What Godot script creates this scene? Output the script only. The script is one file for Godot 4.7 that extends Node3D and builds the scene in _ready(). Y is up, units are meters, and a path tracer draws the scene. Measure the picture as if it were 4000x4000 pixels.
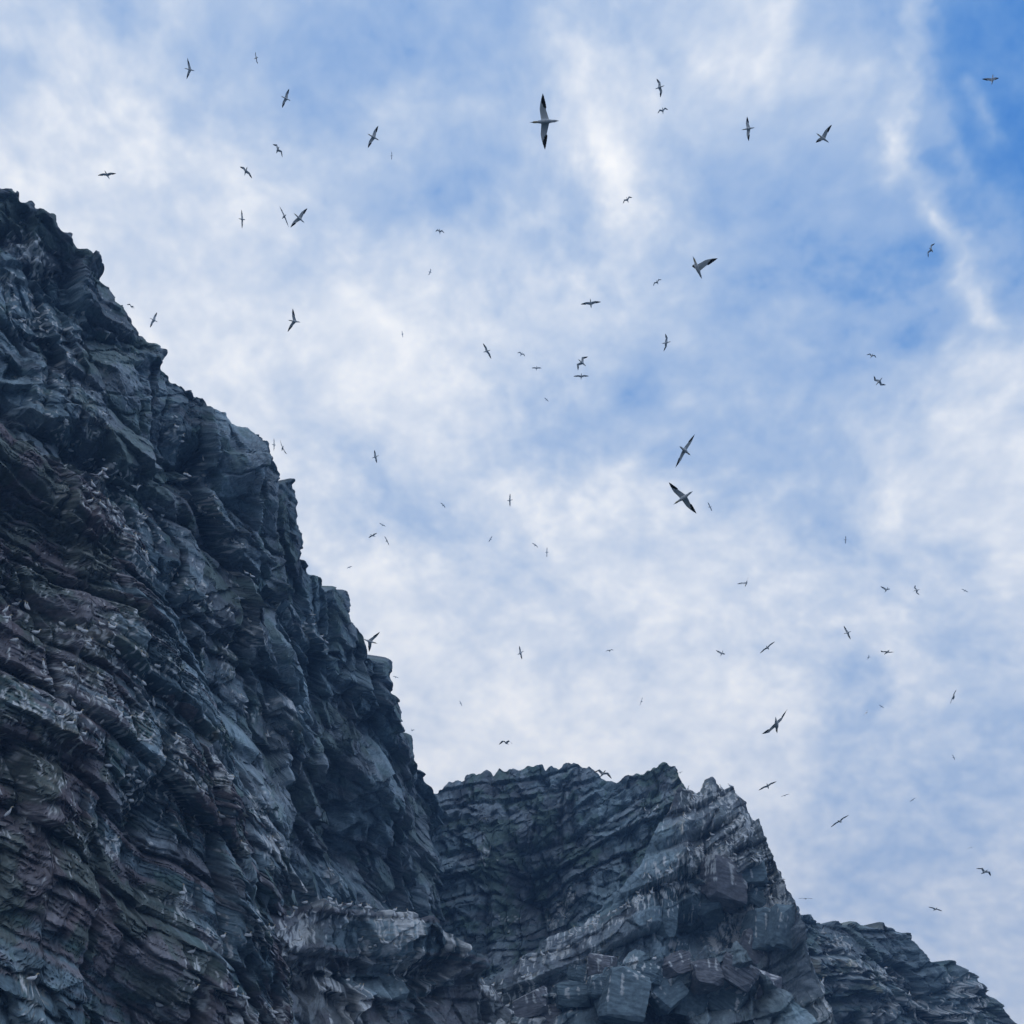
extends Node3D
# Sea cliffs with a gannet colony, seen from a boat below.

const PITCH := 33.0
const FOV := 50.0
const EYE := Vector3(0, 3, 0)
const FOCAL := 4289.0            # focal length in pixels of the 4000 pixel photograph

var right_v := Vector3.RIGHT
var up_v := Vector3.UP
var fwd_v := Vector3.FORWARD

var n_huge := FastNoiseLite.new()
var n_big := FastNoiseLite.new()
var n_mid := FastNoiseLite.new()
var n_fine := FastNoiseLite.new()
var n_grain := FastNoiseLite.new()
var n_streak := FastNoiseLite.new()
var n_sky := FastNoiseLite.new()
var n_sky2 := FastNoiseLite.new()
var rnd := PackedFloat32Array()      # 65536 random numbers, looked up by block
var lam_id := PackedInt32Array()
var lam_f := PackedFloat32Array()
const LAM_BIN := 0.03

# ------------------------------------------------------------------ small helpers
func pixel_dir(u: float, v: float) -> Vector3:
	return fwd_v + right_v * ((u - 2000.0) / FOCAL) + up_v * ((2000.0 - v) / FOCAL)

func pixel_at(u: float, v: float, r: float) -> Vector3:      # r: horizontal distance in metres
	var d := pixel_dir(u, v)
	return EYE + d * (r / sqrt(d.x * d.x + d.z * d.z))

func to_pixel(p: Vector3) -> Vector3:                         # u, v, depth
	var d := p - EYE
	var z := d.dot(fwd_v)
	if z < 1.0:
		return Vector3(-9999, -9999, z)
	return Vector3(2000.0 + d.dot(right_v) / z * FOCAL, 2000.0 - d.dot(up_v) / z * FOCAL, z)

func hsh(a: int, b: int, c: int) -> float:
	var n: int = (a * 374761393 + b * 668265263 + c * 974634533) & 0x7fffffff
	n = ((n ^ (n >> 13)) * 1274126177) & 0x7fffffff
	n = ((n ^ (n >> 15)) * 668265263) & 0x7fffffff
	return float((n ^ (n >> 16)) & 0xffff) / 65535.0

func sm(a: float, b: float, x: float) -> float:
	var t := clampf((x - a) / (b - a), 0.0, 1.0)
	return t * t * (3.0 - 2.0 * t)

func noise(o: FastNoiseLite, seed_: int, metres: float, octaves: int) -> void:
	o.seed = seed_
	o.noise_type = FastNoiseLite.TYPE_SIMPLEX_SMOOTH
	o.frequency = 1.0 / metres
	o.fractal_type = FastNoiseLite.FRACTAL_FBM if octaves > 1 else FastNoiseLite.FRACTAL_NONE
	o.fractal_octaves = octaves

func tag(o: Node, label: String, category: String, group := "", kind := "") -> void:
	if label: o.set_meta("label", label)
	if category: o.set_meta("category", category)
	if group: o.set_meta("group", group)
	if kind: o.set_meta("kind", kind)

# ------------------------------------------------------------------ sky
const SKY := [
	[.75,.62,.60,.62,.50,.42,.44,.46,.50,.64,.68,.70,.74,.50,.26,.10,.05],
	[.64,.68,.70,.62,.60,.44,.44,.44,.50,.76,.80,.73,.74,.55,.24,.08,.05],
	[.80,.80,.86,.66,.62,.50,.70,.56,.52,.76,.86,.70,.60,.46,.26,.12,.07],
	[.85,.82,.85,.86,.82,.70,.60,.50,.57,.58,.80,.55,.38,.34,.26,.26,.10],
	[.86,.88,.88,.88,.85,.80,.80,.83,.76,.62,.67,.55,.36,.30,.28,.28,.15],
	[.88,.88,.88,.88,.88,.92,.92,.85,.86,.80,.66,.60,.42,.36,.36,.45,.35],
	[.88,.88,.88,.88,.88,.85,.93,.88,.70,.76,.50,.50,.50,.45,.60,.75,.76],
	[.88,.88,.88,.88,.90,.84,.85,.90,.70,.58,.55,.54,.60,.60,.72,.86,.90],
	[.88,.88,.88,.88,.86,.80,.66,.68,.76,.85,.83,.80,.75,.66,.75,.90,.92],
	[.9,.9,.9,.9,.88,.86,.95,.86,.85,.88,.93,.93,.85,.80,.76,.75,.85],
	[.9,.9,.9,.9,.9,.9,.95,.92,.90,.87,.87,.90,.85,.79,.88,.70,.74],
	[.9,.9,.9,.9,.9,.9,.95,.97,.97,.95,.95,.95,.88,.66,.85,.70,.64],
	[.9,.9,.9,.9,.9,.9,.97,1.0,1.0,1.0,.98,.95,.92,.78,.75,.72,.65],
	[.9,.9,.9,.9,.9,.9,.97,1.0,1.0,1.0,.98,.95,.92,.72,.75,.75,.74],
	[.9,.9,.9,.9,.9,.9,.95,1.0,1.0,1.0,.96,.93,.90,.78,.78,.80,.77],
	[.9,.9,.9,.9,.9,.9,.95,.95,.95,.95,.95,.93,.88,.85,.84,.81,.83],
	[.9,.9,.9,.9,.9,.9,.92,.92,.92,.92,.92,.90,.88,.85,.84,.82,.83]]
var sky_grid := PackedFloat32Array()

func cover_at(u: float, v: float) -> float:
	var x := clampf(u / 50.0, 0.0, 79.999)
	var y := clampf(v / 50.0, 0.0, 79.999)
	var i := int(x)
	var j := int(y)
	var fx := x - i
	var fy := y - j
	var k := j * 81 + i
	return lerpf(lerpf(sky_grid[k], sky_grid[k + 1], fx), lerpf(sky_grid[k + 81], sky_grid[k + 82], fx), fy)

# wisps and gaps finer than the grid: strength, half width, then the line
const WISPS := [
	[.36,48, 3620,-60, 3530,90, 3450,230, 3430,430, 3470,600, 3440,700],[.34,50, 3480,620, 3640,790, 3700,930, 3680,1060],[.34,52, 3740,1000, 3790,1180, 3860,1270],[.14,34, 3700,290, 3780,350, 3840,440],[.12,36, 3560,480, 3700,540, 3760,620],[.18,42, 3560,760, 3640,800, 3720,860],
	[.14,90, 2210,60, 2300,300, 2330,480, 2400,640],[.12,80, 2400,640, 2500,760, 2560,880],[.16,70, 1440,330, 1560,360, 1660,400],[.14,70, 3010,100, 3020,300, 3060,420],[.12,90, 3180,360, 3300,380, 3280,480],
	[-.24,45, 455,-30, 490,60, 525,110],[-.14,60, 60,30, 130,90],[-.16,70, 1040,200, 1070,330, 1200,480],[-.14,80, 2560,1480, 2540,1600],[-.12,70, 1660,730, 1800,700],[-.12,90, 2300,850, 2360,960],[-.12,60, 1420,1720, 1480,1780, 1560,1850],[-.15,60, 3280,2080, 3330,2110],[-.16,70, 3240,2700, 3330,2660, 3380,2740],[-.12,70, 3820,2200, 3840,2330],
	[.1,90, 1950,1560, 2000,1640],[.1,90, 1400,1200, 1650,1350],[.1,90, 2150,1100, 2300,1250],[.12,60, 3150,1200, 3140,1330]]

func sky_color(d: Vector3, u: float, v: float, inside: float, fine: bool) -> Color:
	# a layer of broken cloud: its detail is laid out on the cloud sheet, its cover follows the sky in view
	var h := maxf(d.y, 0.0) + 0.45
	var px := d.x / h
	var py := d.z / h
	var w1 := n_sky.get_noise_3d(px * 150.0, py * 150.0, 3.0)
	var w2 := n_sky.get_noise_3d(px * 150.0, py * 150.0, 77.0)
	var e := n_sky2.get_noise_3d(px * 460.0 + w2 * 22.0, py * 460.0 + w1 * 22.0, 5.0)
	var c := 0.68
	if inside < 1.0:
		c += 0.5 * n_sky.get_noise_3d(px * 60.0, py * 60.0, 11.0)
	if inside > 0.0:
		var e2 := n_sky2.get_noise_3d(py * 700.0, px * 700.0, 31.0)
		c = lerpf(c, cover_at(u + w1 * 150.0 + e2 * 130.0, v + w2 * 150.0 + e * 130.0), inside)
	var spread := 0.13 + 0.12 * sm(0.1, 0.4, c) * (1.0 - sm(0.75, 1.0, c))
	c += spread * maxf(-0.55, e)
	if fine:
		c += 0.75 * spread * n_sky2.get_noise_3d(px * 1500.0 + py * 800.0 + w1 * 60.0, py * 1500.0 - px * 800.0, 9.0)
	c = clampf(c, 0.0, 1.08)
	if c < 0.3:
		return Color8(66, 127, 204).lerp(Color8(144, 175, 219), c / 0.3)
	if c < 0.6:
		return Color8(144, 175, 219).lerp(Color8(178, 198, 227), (c - 0.3) / 0.3)
	if c < 0.85:
		return Color8(178, 198, 227).lerp(Color8(216, 225, 239), (c - 0.6) / 0.25)
	return Color8(216, 225, 239).lerp(Color8(255, 255, 255), (c - 0.85) / 0.21)

func look_up(az: float, el: float, fine: bool) -> Color:
	var d := Vector3(sin(az) * cos(el), sin(el), -cos(az) * cos(el))
	var z := d.dot(fwd_v)
	if z < 0.05:
		return sky_color(d, 0, 0, 0.0, fine)
	var u := 2000.0 + d.dot(right_v) / z * FOCAL
	var v := 2000.0 - d.dot(up_v) / z * FOCAL
	return sky_color(d, u, v, 1.0 - sm(100.0, 1500.0, maxf(maxf(-u, u - 4000.0), maxf(-v, v - 4000.0))), fine)

func make_sky() -> Image:
	sky_grid.resize(81 * 81)
	for j in 81:
		for i in 81:
			var x := minf(i / 5.0, 15.999)
			var y := minf(j / 5.0, 15.999)
			var fx := x - int(x)
			var fy := y - int(y)
			fx = fx * fx * (3.0 - 2.0 * fx)
			fy = fy * fy * (3.0 - 2.0 * fy)
			var r0: Array = SKY[int(y)]
			var r1: Array = SKY[int(y) + 1]
			sky_grid[j * 81 + i] = lerpf(lerpf(r0[int(x)], r0[int(x) + 1], fx), lerpf(r1[int(x)], r1[int(x) + 1], fx), fy)
	for w in WISPS:
		for j in 81:
			for i in 81:
				var p := Vector2(i * 50.0, j * 50.0)
				var near := INF
				for k in range(2, w.size() - 2, 2):
					near = minf(near, p.distance_to(Geometry2D.get_closest_point_to_segment(p, Vector2(w[k], w[k + 1]), Vector2(w[k + 2], w[k + 3]))))
				if near < w[1] * 3.0:
					sky_grid[j * 81 + i] += w[0] * exp(-near * near / (w[1] * w[1]))
	noise(n_sky, 5, 60.0, 4)
	noise(n_sky2, 9, 60.0, 5)
	n_sky2.fractal_gain = 0.6
	var im := Image.create(512, 256, false, Image.FORMAT_RGB8)
	for j in 256:
		for i in 512:
			im.set_pixel(i, j, Color8(120, 140, 165) if j > 134 else look_up(TAU * (i + 0.5) / 512.0, PI * (0.5 - (j + 0.5) / 256.0), false))
	im.resize(4096, 2048, Image.INTERPOLATE_CUBIC)
	# finer detail round the part in view
	for j in range(330, 940):
		var el := PI * (0.5 - (j + 0.5) / 2048.0)
		var half := 2340.0 / FOCAL / maxf(0.3, cos(el))          # half the width in view, in radians of azimuth
		var reach := int(half / TAU * 4096.0)
		for i in range(-reach, reach):
			var az := TAU * (i + 0.5) / 4096.0
			im.set_pixel(i & 4095, j, look_up(az, el, true))
	return im

# ------------------------------------------------------------------ rock
class Mass:
	var name_ := ""
	var label := ""
	var crest := []                 # u, v, range
	var t := Vector2.RIGHT          # along the wall in plan (x, z)
	var n := Vector2.DOWN           # out of the wall in plan
	var sd := 0
	var dip := 0.0
	var shear := 0.0
	var amp := 1.0
	var lam := 1.0
	var batter := 0.1
	var dense := [40.0]             # metres below the crest that the camera sees, from its start to its end
	var rows_px := 900.0
	var shelf := -2.0
	var step := 5.0
	var bumps := []
	var red := 0.0
	var green := 0.0
	var tooth := 1.0
	var lean := 12.0                # how far the outward direction points down, degrees
	var ledgy := 0.0
	var drop := 0.2
	var size := 1.0
	var tall := 1.0
	var slabs := 1.0
	var thin := 1.0                 # how much thinner than usual the beds are
	var batter_end := -1.0          # slope at the end of the crest, where it differs
	var drip := 1.3                 # short spots on narrow ledges, long streaks on tall faces
	var fold := 1.6
	var blocky := 1.0
	var cell := PackedInt32Array()
	var top := PackedVector3Array() # crest, resampled
	var rows := 0
	var cols := 0
	var drops := PackedFloat32Array()
	var pos := PackedVector3Array()
	var qy := PackedVector2Array()
	var info := PackedVector3Array()
	var col := PackedColorArray()
	var idx := PackedInt32Array()
	var q0 := 0.0
	var y0 := -8.0
	var gw := 0
	var gh := 0
	var g_bump := PackedFloat32Array()
	var g_guano := PackedFloat32Array()
	var node: Node3D

func grid_at(g: PackedFloat32Array, m: Mass, q: float, y: float) -> float:
	var x := clampf(q - m.q0, 0.0, m.gw - 1.01)
	var z := clampf(y - m.y0, 0.0, m.gh - 1.01)
	var i := int(x)
	var j := int(z)
	var k := j * m.gw + i
	var fx := x - i
	var fy := z - j
	return lerpf(lerpf(g[k], g[k + 1], fx), lerpf(g[k + m.gw], g[k + m.gw + 1], fx), fy)

func paint(g: PackedFloat32Array, m: Mass, q: float, y: float, rad: float, amount: float, biggest: bool) -> void:
	var rr := int(ceil(rad * 2.2))
	var ci := int(round(q - m.q0))
	var cj := int(round(y - m.y0))
	for j in range(maxi(0, cj - rr), mini(m.gh, cj + rr + 1)):
		for i in range(maxi(0, ci - rr), mini(m.gw, ci + rr + 1)):
			var dx := m.q0 + i - q
			var dy := m.y0 + j - y
			var f := amount * exp(-(dx * dx + dy * dy) / (rad * rad))
			var k := j * m.gw + i
			if biggest:
				g[k] = maxf(g[k], f)
			else:
				g[k] += f

# blocks between joints: how far each stands out, a number of its own, and the distance to its edge
func face(k: int, fx: float, fy: float, tx: float, ty: float) -> float:
	return (rnd[k & 65535] - 0.5) + tx * (rnd[(k + 17377) & 65535] - 0.5) * (fx - 0.5) + ty * (rnd[(k + 40961) & 65535] - 0.6) * (fy - 0.5)

func block(x: float, y: float, w: float, h: float, sd: int, tx: float, ty: float, soft: float, softy: float) -> Vector3:
	var yy := y / h
	yy += 0.32 * sin(yy * 2.1 + sd)
	var row := floori(yy)
	var fy := yy - row
	var xx := x / w + rnd[(row * 7919 + sd * 131) & 65535] * 7.0
	xx += 0.3 * sin(xx * 1.9 + row)
	var c := floori(xx)
	var fx := xx - c
	var k := c * 1973 + row * 9277 + sd * 26699
	var z := face(k, fx, fy, tx, ty)
	var e := minf(fx, 1.0 - fx) * w
	if e < soft:                                               # a joint: lead over into the neighbour's face
		var side := -1 if fx < 0.5 else 1
		z = lerpf((z + face(k + side * 1973, fx - side, fy, tx, ty)) * 0.5, z, e / soft)
	var ey := minf(fy, 1.0 - fy) * h
	if ey < softy:
		var side := -1 if fy < 0.5 else 1
		var r2 := row + side
		xx = x / w + rnd[(r2 * 7919 + sd * 131) & 65535] * 7.0
		xx += 0.3 * sin(xx * 1.9 + r2)
		c = floori(xx)
		z = lerpf((z + face(c * 1973 + r2 * 9277 + sd * 26699, xx - c, fy - side, tx, ty)) * 0.5, z, ey / softy)
	return Vector3(z, float(k & 0xfffff), minf(e, ey))

# x: how far the rock stands out; y: tone of its block; z: tone of its bed
func rock(q: float, y0: float, ty: float, m: Mass, slope: float) -> Vector3:
	var sd := m.sd
	var w1 := n_big.get_noise_2d(q + sd * 131.0, y0)
	var w2 := n_mid.get_noise_2d(q + sd * 77.0, y0)
	var w3 := n_fine.get_noise_2d(q + sd * 31.0, y0)
	# the large form of the wall first, so that the beds run level through it
	var d := n_huge.get_noise_2d(q + sd * 53.0, y0 * 0.7) * 4.0
	var b0 := block(q + m.shear * y0 + w1 * 2.0, y0 + m.dip * q, 23.0, 19.0, sd + 3, 1.8, 1.4, 2.2, 3.0)
	d += b0.x * 5.0
	if b0.z < 1.8:
		d -= 2.6 * (1.0 - b0.z / 1.8)
	var fade := lerpf(0.5, 1.0, sm(0.0, 9.0, ty - y0))            # the edge keeps to its line
	var large := (d * m.amp + grid_at(m.g_bump, m, q, y0)) * fade + slope * (ty - y0)
	d = 0.0
	var y := y0 - large * m.drop
	var yb := y + m.dip * q + w1 * m.fold + w2 * 0.3
	var jx := (q + m.shear * y + w1 * 3.5 + w2 * 0.5) / m.size
	var ys := yb / (m.size * m.tall)
	var b1 := block(jx, ys, 10.5, 9.0, sd, 2.6, 2.0, 0.6, 0.9)
	var b2 := block(jx * 1.03 + 40.0, ys + 1.3, 4.2, 3.3, sd + 5, 2.4, 2.0, 0.3, 0.4)
	d += b1.x * 4.6 * m.blocky
	if b1.z < 0.9:
		d -= 3.0 * (1.0 - b1.z / 0.9)
	d += b2.x * 2.7 * m.blocky
	if b2.z < 0.4:
		d -= 1.3 * (1.0 - b2.z / 0.4)
	if m.slabs > 0.0:                                          # slabs split along a second, slanting set of joints
		var ca := 0.80 if w1 > -0.1 else 0.9
		var sa := 0.60 if w1 > -0.1 else -0.436
		var b4 := block((ca * q + sa * y) / m.size + w2 * 0.6, (ca * y - sa * q) / m.size + w2 * 0.5, 6.5, 2.9, sd + 13, 2.6, 2.4, 0.35, 0.35)
		d += b4.x * 2.4 * m.slabs
		if b4.z < 0.3:
			d -= 0.8 * m.slabs * (1.0 - b4.z / 0.3)
	var zone := clampf(0.34 + m.ledgy + 1.5 * n_big.get_noise_2d(q * 1.3 + 500.0, y * 1.3 + sd * 7.0), 0.0, 1.0)   # 0 smooth faces, 1 ragged beds
	var b3 := block(jx + 11.0 + w3 * 0.3, yb + w3 * 0.15, 1.5, 0.95, sd + 9, 1.2, 1.0, 0.25, 0.25)
	d += b3.x * (0.45 + zone * 0.45)
	if b3.z < 0.15:
		d -= (0.16 + 0.14 * zone) * (1.0 - b3.z / 0.15)
	# thin beds, rounded at the edge
	var li := clampi(int((yb * m.thin + 330.0) / LAM_BIN), 0, lam_id.size() - 1)
	var id := lam_id[li]
	var lf := lam_f[li] * 2.0 - 1.0
	var bed := rnd[(id * 7727 + sd * 331) & 65535]
	var ledge := 0.16 + maxf(0.0, bed - 0.3 + n_mid.get_noise_2d(q * 0.9 + id * 37.0, id * 13.0 + sd) * 0.9) * 0.9 * zone
	d += ledge * m.lam * (1.0 - lf * lf * lf * lf)
	d += w3 * 0.10
	var k1 := int(b1.y)
	var k2 := int(b2.y)
	var tone := rnd[(k1 + 17377) & 65535] * 0.3 + rnd[(k2 + 17377) & 65535] * 0.45 + rnd[(int(b3.y) + 17377) & 65535] * 0.25
	return Vector3(d * m.amp * fade + large, tone + 10.0 * k1, bed + (2.0 if lf > 0.25 and zone > 0.35 else 0.0))

func lay_out(m: Mass) -> void:
	var pts := []
	for c in m.crest:
		pts.append(pixel_at(c[0], c[1], c[2]))
	for i in pts.size() - 1:
		var a: Vector3 = pts[i]
		var b: Vector3 = pts[i + 1]
		var px := Vector2(m.crest[i][0], m.crest[i][1]).distance_to(Vector2(m.crest[i + 1][0], m.crest[i + 1][1]))
		var k := maxi(1, int(px / m.step))
		for j in k:
			m.top.append(a.lerp(b, float(j) / k))
	m.top.append(pts[-1])
	m.cols = m.top.size()
	var lo := INF
	var hi := -INF
	var ymax := 0.0
	for p in m.top:
		var q := p.x * m.t.x + p.z * m.t.y
		lo = minf(lo, q)
		hi = maxf(hi, q)
		ymax = maxf(ymax, p.y)
	m.q0 = floor(lo) - 4.0
	m.gw = int(hi - lo) + 10
	m.gh = int(ymax) + 16
	m.g_bump.resize(m.gw * m.gh)
	m.g_guano.resize(m.gw * m.gh)
	for b in m.bumps:
		var hit := find(m, b[0], b[1])
		if hit.z > 0.0:
			paint(m.g_bump, m, hit.x, hit.y, b[2], b[3], false)
	# how far each row lies below the crest: close together where the camera sees them
	var nr := int(m.rows_px / m.step)
	for k in nr:
		m.drops.append(float(k) / (nr - 1))
	for k in 3:
		m.drops.append(1000.0 + k)
	m.rows = m.drops.size() + 3

func find(m: Mass, u: float, v: float) -> Vector3:           # where a pixel's ray meets the bare wall: q, y, range
	var d := pixel_dir(u, v)
	var plan := Vector2(d.x, d.z).normalized()
	var slope := d.y / Vector2(d.x, d.z).length()
	var best := Vector3(0, 0, -1)
	for i in m.cols - 1:
		var a := Vector2(m.top[i].x, m.top[i].z)
		var b := Vector2(m.top[i + 1].x, m.top[i + 1].z)
		var ca := plan.x * a.y - plan.y * a.x
		var cb := plan.x * b.y - plan.y * b.x
		if ca * cb <= 0.0 and absf(ca - cb) > 1e-9:
			var p := a.lerp(b, ca / (ca - cb))
			var r := p.dot(plan)
			var y := EYE.y + r * slope
			if y <= m.top[i].y + 2.0 and (best.z < 0.0 or r < best.z):
				best = Vector3(p.dot(m.t), y, r)
	return best

func raise(m: Mass) -> void:
	m.drop = tan(deg_to_rad(m.lean))
	var n3 := Vector3(m.n.x, -m.drop, m.n.y)
	var t3 := Vector3(m.t.x, 0, m.t.y)
	var total := m.rows * m.cols
	m.pos.resize(total)
	m.qy.resize(total)
	m.info.resize(total)
	m.cell.resize(total)
	for i in m.cols:
		var p := m.top[i]
		var q := p.x * m.t.x + p.z * m.t.y
		var tb := block(q + 3.0, 0.5, 2.3, 1.0, m.sd + 61, 0.0, 0.0, 0.3, 0.0)
		var tc := block(q + 9.0, 0.5, 0.9, 1.0, m.sd + 63, 0.0, 0.0, 0.2, 0.0)
		var ty := p.y + m.tooth * ((tb.x * 1.6 + tc.x * 0.7) * clampf(0.5 + 1.8 * n_mid.get_noise_2d(q * 0.7, 90.0 + m.sd), 0.0, 1.4) + n_mid.get_noise_2d(q * 2.0, 40.0 + m.sd) * 0.9)
		var slope := m.batter if m.batter_end < 0.0 else lerpf(m.batter, m.batter_end, sm(0.5, 0.85, float(i) / m.cols))
		var dx := float(i) / m.cols * (m.dense.size() - 1)
		var deep: float = lerpf(m.dense[int(dx)], m.dense[mini(int(dx) + 1, m.dense.size() - 1)], dx - int(dx))
		deep = minf(deep, ty + 3.0)
		for k in m.rows:
			var at := k * m.cols + i
			if k < 3:                                           # the top, running back from the edge
				var back: float = [46.0, 30.0, 1.6][k]
				var y2: float = [-3.0, ty + m.shelf, ty + 0.1][k]
				var rr := rock(q, ty, ty, m, slope)
				var keep := 1.0 if k == 2 else 0.0
				m.pos[at] = Vector3(p.x, y2, p.z) + n3 * (rr.x * keep - back)
				m.qy[at] = Vector2(q, ty)
				m.info[at] = Vector3(0, fposmod(rr.y, 10.0), rr.z)
				m.cell[at] = -1
				continue
			var drop := m.drops[k - 3]
			var y := ty - drop * deep
			if drop > 900.0:
				y = lerpf(ty - deep, -4.0, (drop - 999.0) / 3.0)
			var r := rock(q, y, ty, m, slope)
			var out := r.x
			var along := n_fine.get_noise_2d(q * 1.3 + 70.0, y * 1.3) * 0.25
			m.pos[at] = Vector3(p.x, y, p.z) + n3 * out + t3 * along
			m.qy[at] = Vector2(q, y)
			m.info[at] = Vector3(out, fposmod(r.y, 10.0), r.z)
			m.cell[at] = int(r.y / 10.0) if drop <= 900.0 else -1
	var k6 := 0
	m.idx.resize((m.rows - 1) * (m.cols - 1) * 6)
	for j in m.rows - 1:
		for i in m.cols - 1:
			var a := j * m.cols + i
			m.idx[k6] = a
			m.idx[k6 + 1] = a + 1
			m.idx[k6 + 2] = a + m.cols
			m.idx[k6 + 3] = a + 1
			m.idx[k6 + 4] = a + m.cols + 1
			m.idx[k6 + 5] = a + m.cols
			k6 += 6

const GREY := Color(0.28, 0.278, 0.275)
const PALE := Color(0.44, 0.56, 0.62)
const DARK := Color(0.14, 0.20, 0.23)
const RED := Color(0.34, 0.235, 0.235)
const MOSS := Color(0.10, 0.165, 0.125)
const LIME := Color(0.90, 0.91, 0.90)
const NEST := Color(0.37, 0.35, 0.30)

func rock_color(q: float, y: float, tone: float, bed_: float, m: Mass, lime: float) -> Color:
	var edge := bed_ > 1.5                                       # the upper edge of a bed that stands out
	var bed := bed_ - (2.0 if edge else 0.0)
	var c := DARK.lerp(PALE, clampf(-0.5 + 1.85 * tone + 0.3 * (bed - 0.5), 0.0, 1.0))
	var big := n_big.get_noise_2d(q + 333.0 + m.sd, y)
	var mid := n_mid.get_noise_2d(q - 250.0, y + m.sd * 5.0)
	var fine := n_fine.get_noise_2d(q + 20.0, y - 30.0)
	var rr := m.red * sm(0.3, 0.7, bed * 0.6 + big * 0.8 + 0.25)
	c = c.lerp(RED, rr * 0.8)
	var mo := m.green * sm(0.05, 0.3, mid * 0.75 + big * 0.5 + fine * 0.3)
	c = c.lerp(MOSS, mo * 0.75)
	var f := 1.0 + 0.30 * fine + 0.25 * mid + 0.25 * n_grain.get_noise_2d(q * 1.4, y * 1.4 + 55.0)
	c = Color(c.r * f, c.g * f, c.b * f)
	if lime > 0.04:
		var st := n_streak.get_noise_2d(q * 4.5, y * m.drip) * 0.85 + fine * 0.35
		if edge:
			st += 0.22
			c = c.lerp(NEST, sm(0.2, 0.45, lime + mid * 0.5 + fine * 0.5) * 0.7)
		c = c.lerp(LIME, sm(0.53, 0.58, lime + st * 0.75) * 0.97)
	return c

func tint(m: Mass) -> void:
	m.col.resize(m.pos.size())
	for i in m.pos.size():
		var q := m.qy[i].x
		var y := m.qy[i].y
		m.col[i] = rock_color(q, y, m.info[i].y, m.info[i].z, m, grid_at(m.g_guano, m, q, y))

# the cliff's mesh, cut along its main joints: every block between them is a part
func cut(m: Mass, mat: Material) -> void:
	var faces := {}
	var quads := (m.rows - 1) * (m.cols - 1)
	for k in quads:
		var a := m.idx[k * 6]
		var id := m.cell[a]
		if id != m.cell[a + 1] and m.cell[a + 1] == m.cell[a + m.cols + 1]:
			id = m.cell[a + 1]
		if not faces.has(id):
			faces[id] = PackedInt32Array()
		faces[id].append(a)
	var rest: PackedInt32Array = faces.get(-1, PackedInt32Array())
	for id in faces:
		if id != -1 and faces[id].size() < 160:                   # slivers stay with the rest
			rest.append_array(faces[id])
			faces[id] = PackedInt32Array()
	faces[-1] = rest
	var home := PackedInt32Array()
	home.resize(m.pos.size())
	home.fill(-1)
	for id in faces:
		var quad: PackedInt32Array = faces[id]
		if quad.is_empty():
			continue
		var v := PackedVector3Array()
		var c := PackedColorArray()
		var ix := PackedInt32Array()
		var used := PackedInt32Array()
		for a in quad:
			for p in [a, a + 1, a + m.cols, a + m.cols + 1]:
				if home[p] < 0:
					home[p] = v.size()
					v.append(m.pos[p])
					c.append(m.col[p])
					used.append(p)
			ix.append(home[a])
			ix.append(home[a + 1])
			ix.append(home[a + m.cols])
			ix.append(home[a + 1])
			ix.append(home[a + m.cols + 1])
			ix.append(home[a + m.cols])
		for p in used:
			home[p] = -1
		var arrays := []
		arrays.resize(Mesh.ARRAY_MAX)
		arrays[Mesh.ARRAY_VERTEX] = v
		arrays[Mesh.ARRAY_COLOR] = c
		arrays[Mesh.ARRAY_INDEX] = ix
		var mesh := ArrayMesh.new()
		mesh.add_surface_from_arrays(Mesh.PRIMITIVE_TRIANGLES, arrays)
		mesh.surface_set_material(0, mat)
		var o := MeshInstance3D.new()
		o.mesh = mesh
		o.name = "rock_block" if id != -1 else "rock_base"
		m.node.add_child(o, true)

var masses: Array[Mass] = []
var look := PackedInt32Array()       # what each 5 pixel cell of the photograph shows: mass * 10^7 + vertex
var look_z := PackedFloat32Array()
const LW := 800

func fill_look() -> void:
	look.resize(LW * LW)
	look.fill(-1)
	look_z.resize(LW * LW)
	look_z.fill(INF)
	for mi in masses.size():
		var m := masses[mi]
		for i in m.pos.size():
			var p := to_pixel(m.pos[i])
			if p.x < 0.0 or p.y < 0.0 or p.x >= 4000.0 or p.y >= 4000.0:
				continue
			var k := int(p.y / 5.0) * LW + int(p.x / 5.0)
			if p.z < look_z[k]:
				look_z[k] = p.z
				look[k] = mi * 10000000 + i

func seen_at(u: float, v: float) -> int:                      # the nearest vertex within a cell's reach
	var ci := int(u / 5.0)
	var cj := int(v / 5.0)
	var best := -1
	var bz := INF
	for j in range(maxi(cj - 1, 0), mini(cj + 2, LW)):
		for i in range(maxi(ci - 1, 0), mini(ci + 2, LW)):
			var k := j * LW + i
			if look[k] >= 0 and look_z[k] < bz:
				bz = look_z[k]
				best = look[k]
	return best

func vertex_normal(m: Mass, i: int) -> Vector3:
	var c := i % m.cols
	var r := i / m.cols
	var c0 := maxi(c - 2, 0)
	var c1 := mini(c + 2, m.cols - 1)
	var r0 := maxi(r - 2, 0)
	var r1 := mini(r + 2, m.rows - 1)
	var a := m.pos[r * m.cols + c1] - m.pos[r * m.cols + c0]
	var b := m.pos[r0 * m.cols + c] - m.pos[r1 * m.cols + c]
	var n := a.cross(b).normalized()
	return n if n.dot(EYE - m.pos[i]) > 0.0 else -n

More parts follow.
